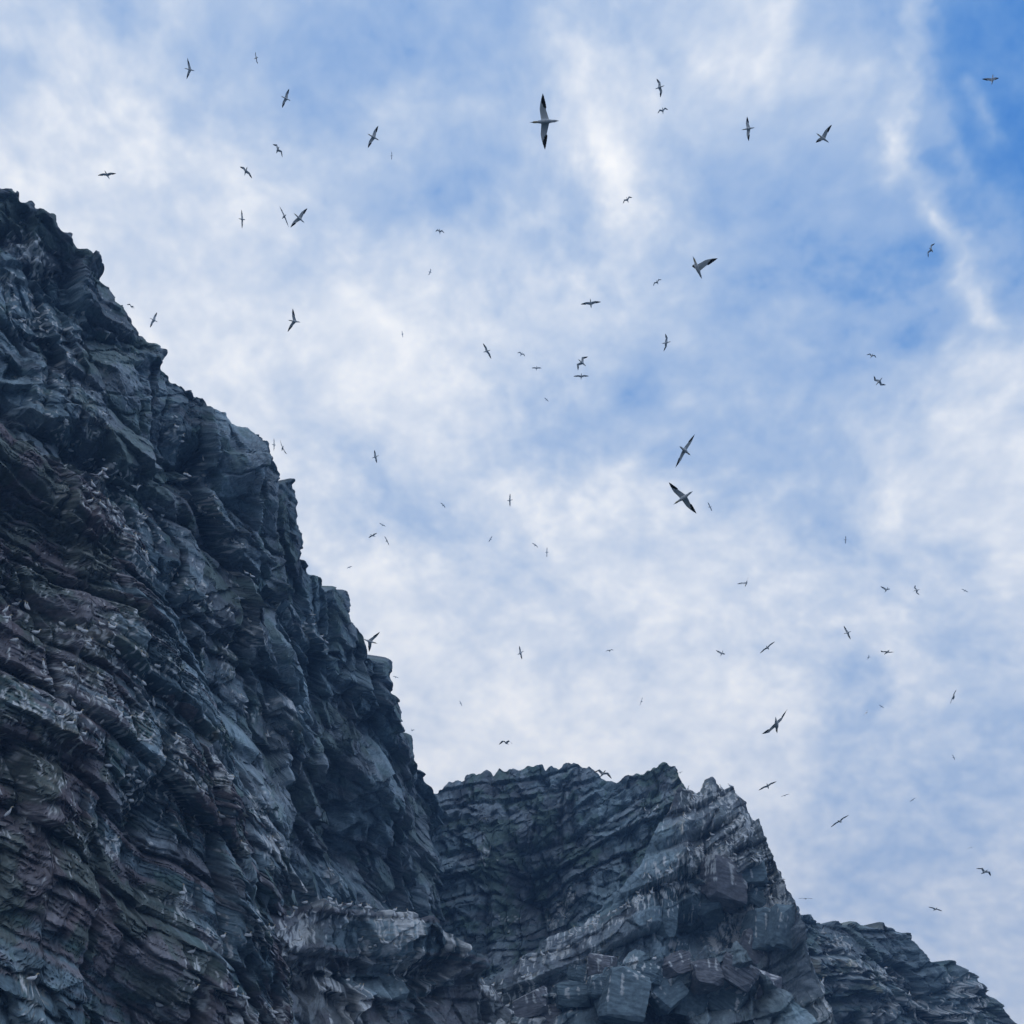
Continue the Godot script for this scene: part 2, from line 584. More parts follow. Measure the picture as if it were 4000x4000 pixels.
func define_masses() -> void:
	var m := Mass.new()
	m.name_ = "sea_cliff"
	m.label = "tall dark left cliff wall of blocky grey rock falling towards the saddle"
	m.crest = [[-700,230,128],[-300,500,126],[0,715,125],[100,790,125],[165,838,126],[250,905,127],[300,920,127],[375,985,128],[392,1060,128],[430,1112,129],[500,1172,129],[512,1240,130],[580,1312,131],[640,1375,132],[628,1440,133],[665,1492,134],[780,1578,137],[868,1608,140],[876,1655,141],[925,1668,143],[1010,1712,146],[1060,1772,149],[1082,1850,151],[1120,1878,153],[1180,1930,156],[1178,2050,158],[1205,2110,161],[1205,2170,162],[1222,2232,165],[1262,2245,168],[1272,2295,170],[1320,2305,174],[1372,2340,178],[1350,2400,178],[1398,2425,181],[1408,2490,184],[1425,2562,188],[1510,2592,193],[1498,2700,196],[1545,2750,201],[1558,2835,205],[1612,2866,210],[1622,3000,216],[1682,3092,225],[1740,3180,236]]
	m.t = Vector2(0.8, -0.6); m.n = Vector2(0.6, 0.8)
	m.batter_end = 0.03; m.lean = 28.0; m.size = 1.2; m.tall = 2.0; m.fold = 0.7; m.blocky = 1.3; m.ledgy = -0.22; m.sd = 1; m.dip = 0.1; m.shear = 0.3; m.amp = 1.0; m.lam = 0.4; m.batter = 0.26; m.dense = [46.0, 52.0, 64.0, 60.0, 42.0]; m.rows_px = 1400.0
	m.bumps = [[1000,2060,11,-6],[900,1790,8,3],[850,2350,9,5],[620,1800,7,-5],[1300,3150,12,-6],[1150,2650,8,4],[330,1250,8,-4],[760,1690,5,4],[1450,3050,7,4]]
	m.red = 0.3; m.green = 0.7; m.tooth = 1.5
	masses.append(m)
	m = Mass.new()
	m.name_ = "front_buttress"
	m.label = "banded lower left buttress with bird ledges in front of the tall cliff"
	m.crest = [[-500,1420,100],[-150,1580,102],[0,1660,104],[200,1770,106],[330,1850,107],[430,1880,108],[500,2010,109],[560,2140,111],[640,2330,113],[720,2490,115],[800,2640,118],[850,2810,121],[885,2960,124],[960,3085,127],[1060,3230,131],[1130,3360,134],[1138,3440,135],[1110,3540,136],[1100,3640,137]]
	m.t = Vector2(0.78, -0.626); m.n = Vector2(0.626, 0.78)
	m.thin = 1.5; m.lean = 20.0; m.ledgy = 0.3; m.fold = 1.4; m.blocky = 0.9; m.slabs = 0.35; m.sd = 2; m.dip = 0.33; m.shear = 0.2; m.amp = 0.8; m.lam = 1.5; m.batter = 0.32; m.dense = [74.0, 72.0, 70.0, 50.0, 24.0, 14.0]; m.rows_px = 2350.0; m.shelf = 2.0
	m.bumps = [[300,2150,7,4],[560,2380,6,4],[100,2200,8,-5],[380,2250,6,-3],[450,3350,6,-5],[250,3450,8,4],[700,3600,7,2],[600,2900,8,2]]
	m.red = 0.75; m.green = 0.8
	masses.append(m)
	m = Mass.new()
	m.name_ = "low_buttress"
	m.label = "low ledged rock shoulder with guano streaks at the foot of the left cliff"
	m.crest = [[200,4080,116],[450,3900,119],[600,3730,122],[740,3655,125],[900,3592,128],[1060,3568,131],[1200,3532,134],[1300,3548,136],[1420,3542,138],[1560,3560,141],[1680,3592,144],[1760,3640,146],[1840,3700,148],[1900,3780,150],[1960,3860,152],[2050,3960,155],[2120,4060,157]]
	m.t = Vector2(0.9, -0.436); m.n = Vector2(0.436, 0.9)
	m.drip = 0.6; m.slabs = 1.3; m.blocky = 1.4; m.fold = 0.6; m.size = 0.9; m.sd = 3; m.dip = -0.1; m.shear = 0.1; m.amp = 0.8; m.lam = 0.7; m.batter = 0.25; m.dense = [8.0, 20.0, 22.0, 22.0, 10.0]; m.rows_px = 560.0; m.shelf = -3.0
	m.bumps = [[1350,3800,6,-5],[1250,3720,5,3],[1000,3850,5,2],[1560,3900,5,-4]]
	m.red = 0.5; m.green = 0.3
	masses.append(m)
	m = Mass.new()
	m.name_ = "back_cliff"
	m.label = "hazy back cliff with a dark hollow closing the inlet between both cliffs"
	m.crest = [[1500,3260,240],[1600,3170,242],[1690,3102,243],[1750,3066,244],[1830,3036,245],[1900,3022,245],[2000,3006,246],[2085,2992,246],[2118,2978,246],[2128,3002,246],[2180,3002,245],[2208,2978,245],[2270,2988,244],[2312,3000,243],[2362,3052,240],[2380,3062,238],[2430,3046,236],[2470,3032,234],[2500,3026,232],[2520,3002,231],[2580,2988,229],[2612,2984,228],[2640,2992,226],[2658,3045,224],[2700,3110,222],[2800,3250,218],[2900,3400,214]]
	m.t = Vector2(0.995, 0.1); m.n = Vector2(-0.1, 0.995)
	m.slabs = 1.1; m.lean = 14.0; m.blocky = 0.75; m.size = 0.8; m.fold = 0.4; m.ledgy = -0.3; m.sd = 4; m.dip = -0.22; m.shear = 0.15; m.amp = 0.75; m.lam = 0.2; m.batter = 0.38; m.dense = [36.0, 54.0, 58.0, 56.0, 40.0]; m.rows_px = 900.0; m.shelf = -3.0; m.step = 5.0
	m.bumps = [[2090,3470,10,-12],[2130,3620,9,-9],[1860,3520,8,5],[2000,3280,9,3],[1960,3430,6,5],[2260,3300,6,-4],[2250,3480,8,5]]
	m.red = 0.3; m.green = 0.95; m.tooth = 1.0
	masses.append(m)
	m = Mass.new()
	m.name_ = "right_cliff"
	m.label = "pointed right cliff with sloping ledges full of white birds"
	m.crest = [[1600,4060,163],[1700,3966,166],[1850,3872,168],[2000,3772,170],[2150,3672,172],[2300,3566,174],[2420,3480,176],[2500,3385,178],[2560,3260,181],[2630,3140,184],[2662,3068,186],[2690,3068,186],[2722,3078,186],[2755,3040,186],[2785,3032,186],[2830,3076,186],[2870,3072,185],[2880,3102,184],[2905,3118,184],[2928,3190,183],[2960,3198,182],[2985,3242,181],[3003,3302,180],[3030,3350,178],[3062,3440,176],[3070,3470,175],[3112,3545,172],[3140,3610,170],[3152,3690,168],[3170,3760,166],[3195,3860,164],[3235,3960,162],[3290,4080,160]]
	m.t = Vector2(0.995, 0.1); m.n = Vector2(-0.1, 0.995)
	m.size = 1.3; m.fold = 0.8; m.ledgy = -0.16; m.drip = 0.7; m.blocky = 1.4; m.lean = 10.0; m.sd = 5; m.dip = -0.42; m.shear = -0.2; m.amp = 0.75; m.lam = 1.0; m.batter = 0.34; m.dense = [8.0, 20.0, 36.0, 36.0, 24.0, 8.0]; m.rows_px = 900.0; m.shelf = -1.0
	m.bumps = [[2830,3540,4,-8],[2645,3620,3.5,-7],[2720,3640,3,-6],[2870,3670,3,-6],[2770,3460,5,3],[2560,3560,6,3],[3000,3600,6,4],[2900,3330,6,2],[2750,3200,6,2]]
	m.red = 0.35; m.green = 0.3
	masses.append(m)
	m = Mass.new()
	m.name_ = "block_pile"
	m.label = "pale guano streaked blocks piled below the right cliff"
	m.crest = [[1700,4080,152],[1900,4010,152],[2000,3965,151],[2150,3890,151],[2300,3822,150],[2420,3770,150],[2480,3705,150],[2560,3735,150],[2640,3770,149],[2700,3730,150],[2800,3702,150],[2880,3695,150],[2930,3770,149],[3000,3800,149],[3060,3860,148],[3150,3950,147],[3230,4080,146]]
	m.t = Vector2(0.995, 0.1); m.n = Vector2(-0.1, 0.995)
	m.sd = 6; m.dip = -0.2; m.shear = -0.1; m.amp = 0.7; m.lam = 0.5; m.batter = 0.3; m.dense = [6.0, 14.0, 16.0, 14.0, 6.0]; m.rows_px = 450.0; m.shelf = -4.0; m.drip = 0.35; m.blocky = 1.7; m.size = 1.0; m.lean = 8.0
	m.bumps = [[2560,3900,3,-6],[2700,3890,3.5,-7],[2900,3880,3,-6],[2780,3800,3.5,2.5],[2430,3850,4,2.5],[2620,3830,3,2.5],[3020,3900,3,2]]
	m.red = 0.2; m.green = 0.3
	masses.append(m)
	m = Mass.new()
	m.name_ = "far_ridge"
	m.label = "distant right ridge sloping down behind the pointed cliff"
	m.crest = [[2950,3480,266],[3050,3520,265],[3135,3578,264],[3166,3568,264],[3195,3586,263],[3226,3602,262],[3236,3616,262],[3270,3598,262],[3300,3616,261],[3365,3614,260],[3420,3616,259],[3480,3626,258],[3505,3646,257],[3530,3652,257],[3558,3648,256],[3580,3690,255],[3600,3712,254],[3620,3726,253],[3650,3756,252],[3690,3772,251],[3710,3776,251],[3740,3762,250],[3765,3782,249],[3782,3802,249],[3800,3796,249],[3820,3832,248],[3870,3872,247],[3920,3930,246],[3970,3990,245],[4050,4080,244],[4300,4330,240]]
	m.t = Vector2(0.995, -0.1); m.n = Vector2(0.1, 0.995)
	m.blocky = 1.3; m.size = 0.6; m.fold = 0.6; m.ledgy = -0.2; m.sd = 7; m.dip = 0.2; m.shear = 0.3; m.amp = 0.8; m.lam = 0.5; m.batter = 0.35; m.dense = [34.0, 32.0, 20.0, 8.0]; m.rows_px = 500.0; m.shelf = -2.0; m.step = 5.0
	m.bumps = [[3250,3850,8,7],[3350,3950,8,8],[3500,3900,8,-4]]
	m.red = 0.25; m.green = 0.6; m.tooth = 1.2
	masses.append(m)

# pixels of birds at rest on the ledges
const PERCH := [[20,1080],[45,1130],[60,1160],[110,1170],[150,1215],[130,1240],[95,1245],[165,1250],[180,1275],[150,1290],[190,1300],[70,1265],[55,1215],[200,1345],[165,1230],[240,1400],[262,1395],[180,1640],[250,1640],[240,1665],[262,1655],[250,1700],[285,1745],[340,1655],[370,1690],[410,1622],[360,1785],[385,1805],[410,1820],[430,1828],[505,1835],[515,1832],[470,1840],[400,1870],[380,1880],[365,1895],[470,1920],[440,1910],[385,1990],[440,1993],[420,1970],[395,1970],[360,1940],[350,1960],[500,1960],[490,1940],[525,2030],[545,2022],[590,1982],[560,2025],[545,2045],[620,2018],[680,1640],[672,1660],[685,1680],[690,1695],[688,1710],[700,1745],[770,1805],[725,1840],[735,1865],[745,1870],[785,1865],[820,1935],[810,1965],[770,2015],[790,2016],[830,2028],[845,2040],[855,2060],[860,2050],[880,2090],[890,2100],[920,2110],[910,2120],[940,2135],[460,2030],[480,2060],[495,2075],[520,2110],[550,2153],[560,2155],[570,2200],[590,2225],[595,2240],[610,2080],[612,2110],[680,2240],[690,2220],[685,2280],[720,2300],[745,2325],[700,2345],[780,2330],[800,2345],[815,2370],[830,2385],[710,2370],[725,2385],[770,2390],[750,2375],[990,2215],[985,2250],[940,2240],[1070,2330],[890,2400],[895,2395],[15,2290],[30,2315],[65,2330],[75,2325],[90,2370],[100,2375],[25,2385],[60,2365],[10,2430],[90,2420],[145,2470],[225,2480],[230,2445],[290,2440],[305,2460],[350,2505],[330,2480],[385,2445],[415,2440],[425,2465],[440,2540],[540,2575],[450,2555],[865,2550],[875,2565],[42,2505],[175,2597],[242,2603],[278,2608],[345,2540],[350,2555],[440,2545],[605,2617],[612,2610],[185,2672],[98,2690],[135,2720],[240,2690],[282,2722],[295,2756],[235,2790],[265,2835],[295,2800],[370,2742],[390,2755],[395,2640],[512,2655],[550,2685],[540,2700],[590,2768],[440,2742],[525,2800],[530,2816],[395,2830],[450,2832],[495,2822],[310,2888],[290,2898],[520,2905],[560,2910],[700,2875],[680,2915],[355,2930],[590,2987],[630,2970],[430,2985],[500,3035],[545,3062],[680,3037],[692,2992],[725,3005],[505,3122],[520,3122],[28,3205],[207,3215],[410,3268],[455,3287],[700,3505],[712,3506],[740,3722],[745,3868],[615,3925],[120,3835],[985,2430],[1180,2438],[1195,2445],[1215,2452],[1255,2497],[1285,2512],[870,2540],[905,2637],[940,2735],[952,2750],[965,2768],[1030,2760],[1180,2775],[1120,2863],[1035,2872],[1045,2870],[890,3042],[905,3050],[870,3190],[1080,3290],[1100,3310],[950,3310],[999,3604],[1008,3606],[868,3652],[966,3645],[978,3648],[1040,3642],[1110,3645],[1065,3630],[1092,3584],[1115,3577],[1135,3570],[1152,3562],[1185,3544],[1218,3535],[1158,3662],[1170,3668],[1181,3604],[1276,3413],[1282,3415],[1216,3494],[1222,3500],[1272,3505],[1293,3531],[1310,3544],[1325,3544],[1363,3544],[1396,3546],[1425,3546],[1435,3548],[1446,3544],[1502,3532],[1545,3552],[1595,3552],[1483,3593],[1525,3593],[1562,3589],[1580,3588],[1417,3684],[1425,3688],[1462,3700],[1470,3703],[1490,3690],[1510,3700],[1530,3715],[1545,3735],[1560,3750],[1575,3780],[1587,3810],[1158,3798],[1168,3800],[1280,3830],[1359,3820],[1396,3873],[1402,3880],[903,3885],[941,3914],[1063,3955],[1264,3786],[1881,3844],[1937,3844],[1945,3846],[1961,3866],[1902,3902],[2051,3806],[2033,3810],[2042,3757],[2075,3748],[2085,3745],[2110,3722],[2130,3716],[2166,3705],[2150,3715],[2210,3688],[2176,3683],[2235,3652],[2240,3662],[2256,3640],[2280,3625],[2297,3614],[2319,3611],[2310,3618],[2340,3580],[2345,3590],[2374,3583],[2409,3561],[2430,3555],[2452,3546],[2474,3527],[2443,3526],[2508,3515],[2551,3499],[2495,3505],[2489,3474],[2505,3466],[2523,3440],[2530,3446],[2576,3443],[2585,3450],[2620,3418],[2612,3425],[2630,3420],[2626,3459],[2640,3455],[2660,3425],[2542,3612],[2548,3616],[2980,3440],[2852,3312],[2860,3314],[2798,3318],[2812,3330],[2865,3340],[2728,3318],[2735,3322],[2740,3315],[2777,3341],[2682,3322],[2765,3281],[2777,3265],[2819,3236],[2825,3240],[2873,3262],[2943,3246],[2678,3207],[2684,3203],[2665,3080],[2672,3090],[2680,3085],[2690,3100],[2686,3153],[2694,3136],[2700,3142],[2716,3132],[2730,3118],[2748,3110],[2756,3087],[2765,3088],[2765,3140],[2775,3092],[2790,3100],[2815,3090],[2820,3094],[2840,3085],[2558,3148],[2564,3171],[2523,3165],[2852,3190],[2890,3215],[2900,3222],[2972,3355],[2980,3362],[3038,3422],[2968,3438],[3013,3451],[2997,3521],[3010,3518],[3034,3521],[3050,3540],[3065,3560],[2947,3496],[2707,3562],[2620,3410],[2579,3443],[2594,3436],[2560,3490],[2030,3905],[2040,3900],[1985,3925],[2105,3912],[2160,3850],[2240,3862],[2245,3830],[2280,3855],[2330,3860],[2400,3812],[2405,3818],[2580,3805],[2590,3803],[2500,3830],[2620,3730],[2630,3735],[2565,3755],[2680,3760],[2880,3893],[2890,3890],[2690,3870],[2350,3715],[2345,3720],[3272,3668],[3285,3680],[3233,3734],[3274,3818],[3204,3844],[3210,3850],[3243,3883],[3471,3780],[3440,3795],[3455,3800],[3398,3816],[3415,3818],[3476,3818],[3490,3820],[3512,3820],[3740,3847],[3750,3850],[3776,3831],[3792,3857],[3833,3912],[3818,3907],[3481,3945],[3548,3893],[3555,3888],[3585,3909],[3657,3940],[3673,3976],[3690,3970],[3724,3985],[3760,3990],[3414,3966],[3200,3910],[3230,3960]]
# pixels of limewashed rock: u, v, radius in metres, strength
const LIMED := [[300,2700,13,.24],[550,2900,12,.24],[200,1300,10,.22],[750,2350,8,.22],[480,2020,7,.22],[650,3050,8,.25],[2750,3200,7,.24],[130,980,2.6,.8],[160,1030,2.0,.8],[60,960,1.5,.6],[40,1080,1.5,.6],[420,1050,1,.4],[230,1290,2.5,.55],[130,1180,2.5,.5],[900,2560,1.5,.5],[1000,2480,2,.45],[1110,2710,1.8,.7],[1130,2740,1.8,.7],[860,2990,2.0,.7],[1030,3190,2.0,.8],[1080,3340,2.2,.8],[1000,3150,1.5,.7],[830,3020,1.5,.6],[700,2620,1.5,.5],[700,3080,2,.55],[620,3000,3,.4],[500,2800,4,.35],[350,2680,4,.35],[700,3535,1.4,.8],[330,3260,1.5,.5],[420,3290,1.5,.6],[560,2420,2.0,.45],[1280,3430,1.6,.75],[1180,3480,1.8,.8],[1210,3500,1.4,.7],[870,3700,2.0,.75],[1040,3660,1.5,.7],[1110,3660,1.5,.8],[1160,3690,1.3,.7],[1185,3620,1.8,.8],[1580,3600,2.5,.8],[1540,3690,2,.8],[1570,3770,2,.75],[1600,3830,1.8,.7],[1160,3810,1.3,.85],[1290,3850,2.2,.75],[1370,3830,1.6,.7],[1390,3900,2.0,.85],[1390,3960,1.6,.7],[930,3950,2.2,.7],[900,3900,1.5,.6],[1080,3970,2,.6],[780,3860,2,.4],[1140,3930,2.5,.45],[2330,3770,1.8,.95],[2350,3740,1.3,.9],[2280,3790,2.0,.9],[2290,3760,1.2,.8],[2040,3920,1.8,.9],[2010,3940,1.5,.8],[2100,3930,2.4,.8],[2080,3900,1.5,.8],[2200,3870,2.0,.75],[2160,3870,1.2,.8],[2260,3860,1.4,.75],[2120,3985,2.2,.85],[1960,3985,1.6,.85],[2430,3880,1.6,.75],[2420,3830,1.6,.7],[2480,3780,1.5,.8],[2530,3860,1.5,.6],[2610,3860,1.6,.7],[2650,3740,2.0,.75],[2580,3830,1.7,.7],[2640,3690,1.6,.7],[2870,3580,2.4,.8],[2820,3620,1.8,.7],[2800,3680,2,.65],[2880,3640,2,.8],[2920,3560,1.6,.7],[2780,3500,1.5,.6],[2810,3340,1.6,.9],[2865,3345,1.3,.8],[2860,3200,2.2,.8],[2900,3220,2.2,.85],[2890,3240,1.6,.7],[2930,3200,1.4,.7],[2620,3430,2.6,.65],[2700,3370,2.2,.6],[2740,3330,2.2,.7],[2640,3460,1.8,.8],[2570,3480,2,.6],[2500,3500,2,.55],[2770,3100,3,.6],[2700,3110,2.4,.55],[2830,3110,2,.6],[2980,3360,1.3,.85],[2985,3450,1.6,.9],[3030,3430,1.6,.8],[3055,3460,1.2,.8],[3000,3530,2.4,.7],[3060,3560,2,.7],[2950,3500,1.6,.7],[2960,3560,1.6,.7],[2980,3590,1.4,.6],[2300,3620,2,.6],[2180,3690,2,.6],[2080,3750,1.8,.6],[1900,3850,1.8,.65],[1900,3330,2,.5],[2220,3500,1.6,.8],[2190,3540,1.4,.8],[2170,3640,1.8,.6],[2150,3600,1.4,.7],[1980,3590,1.6,.5],[1780,3700,1.5,.8],[1760,3650,1.5,.7],[3445,3800,2.5,.6],[3470,3830,2.5,.6],[3500,3820,2,.6],[3745,3850,2.4,.7],[3790,3860,2.4,.75],[3830,3920,2,.8],[3550,3910,3,.6],[3580,3920,2.5,.6],[3500,3930,3,.6],[3680,3980,4,.6],[3740,3985,3,.65],[3220,3940,2.5,.7],[3240,3980,2.5,.7],[3345,3780,1.8,.6],[3275,3685,2,.5],[3630,3950,2.5,.6],[3430,3960,2,.6]]

func rock_material(scale_: Vector3, world: bool) -> StandardMaterial3D:
	var s := StandardMaterial3D.new()
	s.vertex_color_use_as_albedo = true
	s.roughness = 0.93
	s.metallic_specular = 0.25
	s.uv1_triplanar = true
	s.uv1_world_triplanar = world
	s.uv1_scale = scale_
	var nz := FastNoiseLite.new()
	nz.seed = 4
	nz.noise_type = FastNoiseLite.TYPE_SIMPLEX_SMOOTH
	nz.frequency = 0.02
	nz.fractal_octaves = 5
	var tex := NoiseTexture2D.new()
	tex.width = 512
	tex.height = 512
	tex.seamless = true
	tex.noise = nz
	var ramp := Gradient.new()
	ramp.set_color(0, Color(0.74, 0.74, 0.74))
	ramp.set_color(1, Color(1, 1, 1))
	tex.color_ramp = ramp
	s.albedo_texture = tex
	return s

func build_cliffs() -> void:
	noise(n_huge, 1, 42.0, 2)
	noise(n_big, 2, 26.0, 2)
	noise(n_mid, 3, 6.5, 2)
	noise(n_fine, 4, 1.7, 2)
	noise(n_grain, 6, 0.55, 2)
	noise(n_streak, 7, 2.2, 2)
	var rg := RandomNumberGenerator.new()
	rg.seed = 3
	rnd.resize(65536)
	for i in 65536:
		rnd[i] = rg.randf()
	# beds of uneven thickness
	lam_id.resize(int(700.0 / LAM_BIN))
	lam_f.resize(lam_id.size())
	var rng := RandomNumberGenerator.new()
	rng.seed = 11
	var y := 0.0
	var id := 0
	while y < 700.0:
		var h := rng.randf_range(0.28, 0.6) if rng.randf() < 0.7 else rng.randf_range(0.7, 1.6)
		for k in range(int(y / LAM_BIN), mini(int((y + h) / LAM_BIN), lam_id.size())):
			lam_id[k] = id
			lam_f[k] = (k * LAM_BIN - y) / h
		y += h
		id += 1
	define_masses()
	for m in masses:
		lay_out(m)
	var task := WorkerThreadPool.add_group_task(func(i): raise(masses[i]), masses.size())
	WorkerThreadPool.wait_for_group_task_completion(task)
	fill_look()
	for s in LIMED:
		var hit := seen_at(s[0], s[1])
		if hit >= 0:
			var m := masses[hit / 10000000]
			var qy := m.qy[hit % 10000000]
			paint(m.g_guano, m, qy.x, qy.y, s[2], s[3], true)
	for s in PERCH:
		var hit := seen_at(s[0], s[1] + 12)
		if hit >= 0:
			var m := masses[hit / 10000000]
			var qy := m.qy[hit % 10000000]
			paint(m.g_guano, m, qy.x, qy.y - 0.4, 1.0, 0.46, true)
	task = WorkerThreadPool.add_group_task(func(i): tint(masses[i]), masses.size())
	WorkerThreadPool.wait_for_group_task_completion(task)
	var even := rock_material(Vector3(0.16, 0.22, 0.16), true)
	for m in masses:
		m.node = Node3D.new()
		m.node.name = m.name_
		tag(m.node, m.label, "cliff", "", "structure")
		add_child(m.node, true)
		cut(m, even)

# ------------------------------------------------------------------ split blocks lying on the right cliff's foot
func clip(faces: Array, n: Vector3, d: float) -> Array:           # keeps what lies under the plane and closes the cut
	var out := []
	var rim := []
	for f in faces:
		var g := PackedVector3Array()
		for i in f.size():
			var a: Vector3 = f[i]
			var b: Vector3 = f[(i + 1) % f.size()]
			var da := a.dot(n) - d
			var db := b.dot(n) - d
			if da <= 0.0:
				g.append(a)
			if (da < 0.0 and db > 0.0) or (da > 0.0 and db < 0.0):
				var p := a.lerp(b, da / (da - db))
				g.append(p)
				rim.append(p)
		if g.size() > 2:
			out.append(g)
	if rim.size() > 2:
		var mid := Vector3.ZERO
		for p in rim:
			mid += p / rim.size()
		var x: Vector3 = (rim[0] - mid).normalized()
		var y := n.cross(x)
		rim.sort_custom(func(p, q): return atan2((p - mid).dot(y), (p - mid).dot(x)) > atan2((q - mid).dot(y), (q - mid).dot(x)))
		var cap := PackedVector3Array()
		for p in rim:
			if cap.is_empty() or cap[-1].distance_to(p) > 0.002:
				cap.append(p)
		out.append(cap)
	return out


func make_block(seed_: int) -> ArrayMesh:
	# a block split from the cliff along beds and joints, its corners knocked off
	var rng := RandomNumberGenerator.new()
	rng.seed = seed_
	var faces := []
	for ax in 3:
		for sg in [-1.0, 1.0]:
			var n := Vector3.ZERO
			n[ax] = sg
			var u := Vector3.ZERO
			u[(ax + 1) % 3] = 1.0
			var v := n.cross(u)
			faces.append(PackedVector3Array([n - u + v, n + u + v, n + u - v, n - u - v]))
	for ax in 3:
		for sg in [-1.0, 1.0]:
			var n := Vector3.ZERO
			n[ax] = sg
			n = (n + Vector3(rng.randf_range(-1, 1), rng.randf_range(-0.7, 0.7), rng.randf_range(-1, 1)) * 0.2).normalized()
			faces = clip(faces, n, 0.5 * rng.randf_range(0.88, 1.06))
	for i in 14:
		var n := Vector3(rng.randf_range(-1, 1), rng.randf_range(-0.9, 0.9), rng.randf_range(-0.3, 1)).normalized()
		var reach := 0.5 * (absf(n.x) + absf(n.y) + absf(n.z))
		faces = clip(faces, n, reach * rng.randf_range(0.70, 0.92))
	var st := SurfaceTool.new()
	st.begin(Mesh.PRIMITIVE_TRIANGLES)
	st.set_smooth_group(-1)
	var c := DARK.lerp(PALE, 0.05 + 0.5 * rng.randf())
	if rng.randf() < 0.3:
		c = c.lerp(RED, 0.4)
	for f in faces:
		# every face is cut up so that stains and grain break it
		var mid := Vector3.ZERO
		for p in f:
			mid += p / f.size()
		for i in f.size():
			var a: Vector3 = f[i]
			var b: Vector3 = f[(i + 1) % f.size()]
			split_face(st, [a, b, mid], c, 4, seed_)
	st.generate_normals()
	return st.commit()

func split_face(st: SurfaceTool, t: Array, c: Color, deep: int, sd: int) -> void:
	if deep > 0:
		var a: Vector3 = (t[0] + t[1]) * 0.5
		var b: Vector3 = (t[1] + t[2]) * 0.5
		var d: Vector3 = (t[2] + t[0]) * 0.5
		for e in [[t[0], a, d], [a, t[1], b], [d, b, t[2]], [a, b, d]]:
			split_face(st, e, c, deep - 1, sd)
		return
	for p in t:
		var x: Vector3 = p
		var k := n_fine.get_noise_3d(x.x * 5.0 + sd, x.y * 8.0, x.z * 5.0)
		var beds := n_fine.get_noise_3d(x.x * 1.5, x.y * 17.0 + x.x * 2.0 + sd, x.z * 1.5)
		var f := 1.0 + 0.35 * k + 0.13 * beds
		var cc := Color(c.r * f, c.g * f, c.b * f)
		var drops := n_streak.get_noise_3d(x.x * 9.0 + sd, x.y * 1.6, x.z * 9.0) * 0.8 + 0.35 * k
		if drops > 0.44 - 0.62 * x.y:                            # limed from above by the birds on top
			cc = cc.lerp(LIME, 0.85)
		st.set_color(cc)
		st.add_vertex(x * (1.0 + 0.035 * k) + Vector3(x.x, 0, x.z) * 0.03 * beds)

# u, v, width and height in pixels, lean in degrees, how far out in metres
const BOULDERS := [[2335,3772,95,85,8,1.6],[2285,3805,75,55,10,1.4],[2240,3875,115,75,0,1.6],[2345,3855,75,65,0,1.4],[2430,3880,150,170,10,2.0],[2610,3870,115,110,-35,2.2],[2640,3755,125,70,-25,2.0],[2755,3795,100,95,0,2.0],[2880,3805,135,85,30,2.2],[2620,3592,65,110,5,2.0],[2665,3705,45,65,20,1.4],[2760,3500,90,120,-5,2.0],[2850,3430,140,150,0,2.0],[2935,3395,110,100,-5,1.6],[2775,3585,80,75,-10,1.6],[2965,3505,95,60,25,1.6],[2990,3620,120,140,5,2.2],[3065,3625,80,140,15,2.0],[2940,3700,85,120,20,1.8],[2060,3930,110,80,-15,1.6],[2150,3960,90,70,-10,1.4],[2520,3790,90,60,15,1.4],[2700,3900,110,120,20,2.0],[2820,3900,140,110,30,2.2],[2960,3880,110,130,20,2.0]]

func add_blocks() -> void:
	var mat := rock_material(Vector3(0.16, 0.22, 0.16), true)
	var rng := RandomNumberGenerator.new()
	rng.seed = 77
	var kinds := []
	for i in 12:
		kinds.append(make_block(100 + i))
		kinds[-1].surface_set_material(0, mat)
	for i in BOULDERS.size():
		var s: Array = BOULDERS[i]
		var hit := seen_at(s[0], s[1])
		if hit < 0: continue
		var m := masses[hit / 10000000]
		var p := m.pos[hit % 10000000]
		var px := to_pixel(p).z / FOCAL
		var z := (Vector3(m.n.x, 0, m.n.y).rotated(Vector3.UP, rng.randf_range(-0.5, 0.5)) + Vector3.UP * rng.randf_range(-0.25, 0.15)).normalized()
		var x := Vector3.UP.cross(z).normalized().rotated(z, -deg_to_rad(s[4]))
		var o := MeshInstance3D.new()
		o.name = "rock_block"
		o.mesh = kinds[i % kinds.size()]
		o.transform = Transform3D(Basis(x * s[2] * px * 1.15, z.cross(x) * s[3] * px * 1.15, z * s[5] * 2.6), p - z * s[5] * 0.8)
		m.node.add_child(o, true)

# ------------------------------------------------------------------ gannets
var white_mat: StandardMaterial3D
var wing_mat: StandardMaterial3D
var dark_mat: StandardMaterial3D

func feather(c: Color, through: float) -> StandardMaterial3D:
	var s := StandardMaterial3D.new()
	s.vertex_color_use_as_albedo = true
	s.albedo_color = c
	s.roughness = 0.75
	s.metallic_specular = 0.3
	if through > 0.0:
		s.backlight_enabled = true
		s.backlight = Color(through, through, through)
	return s

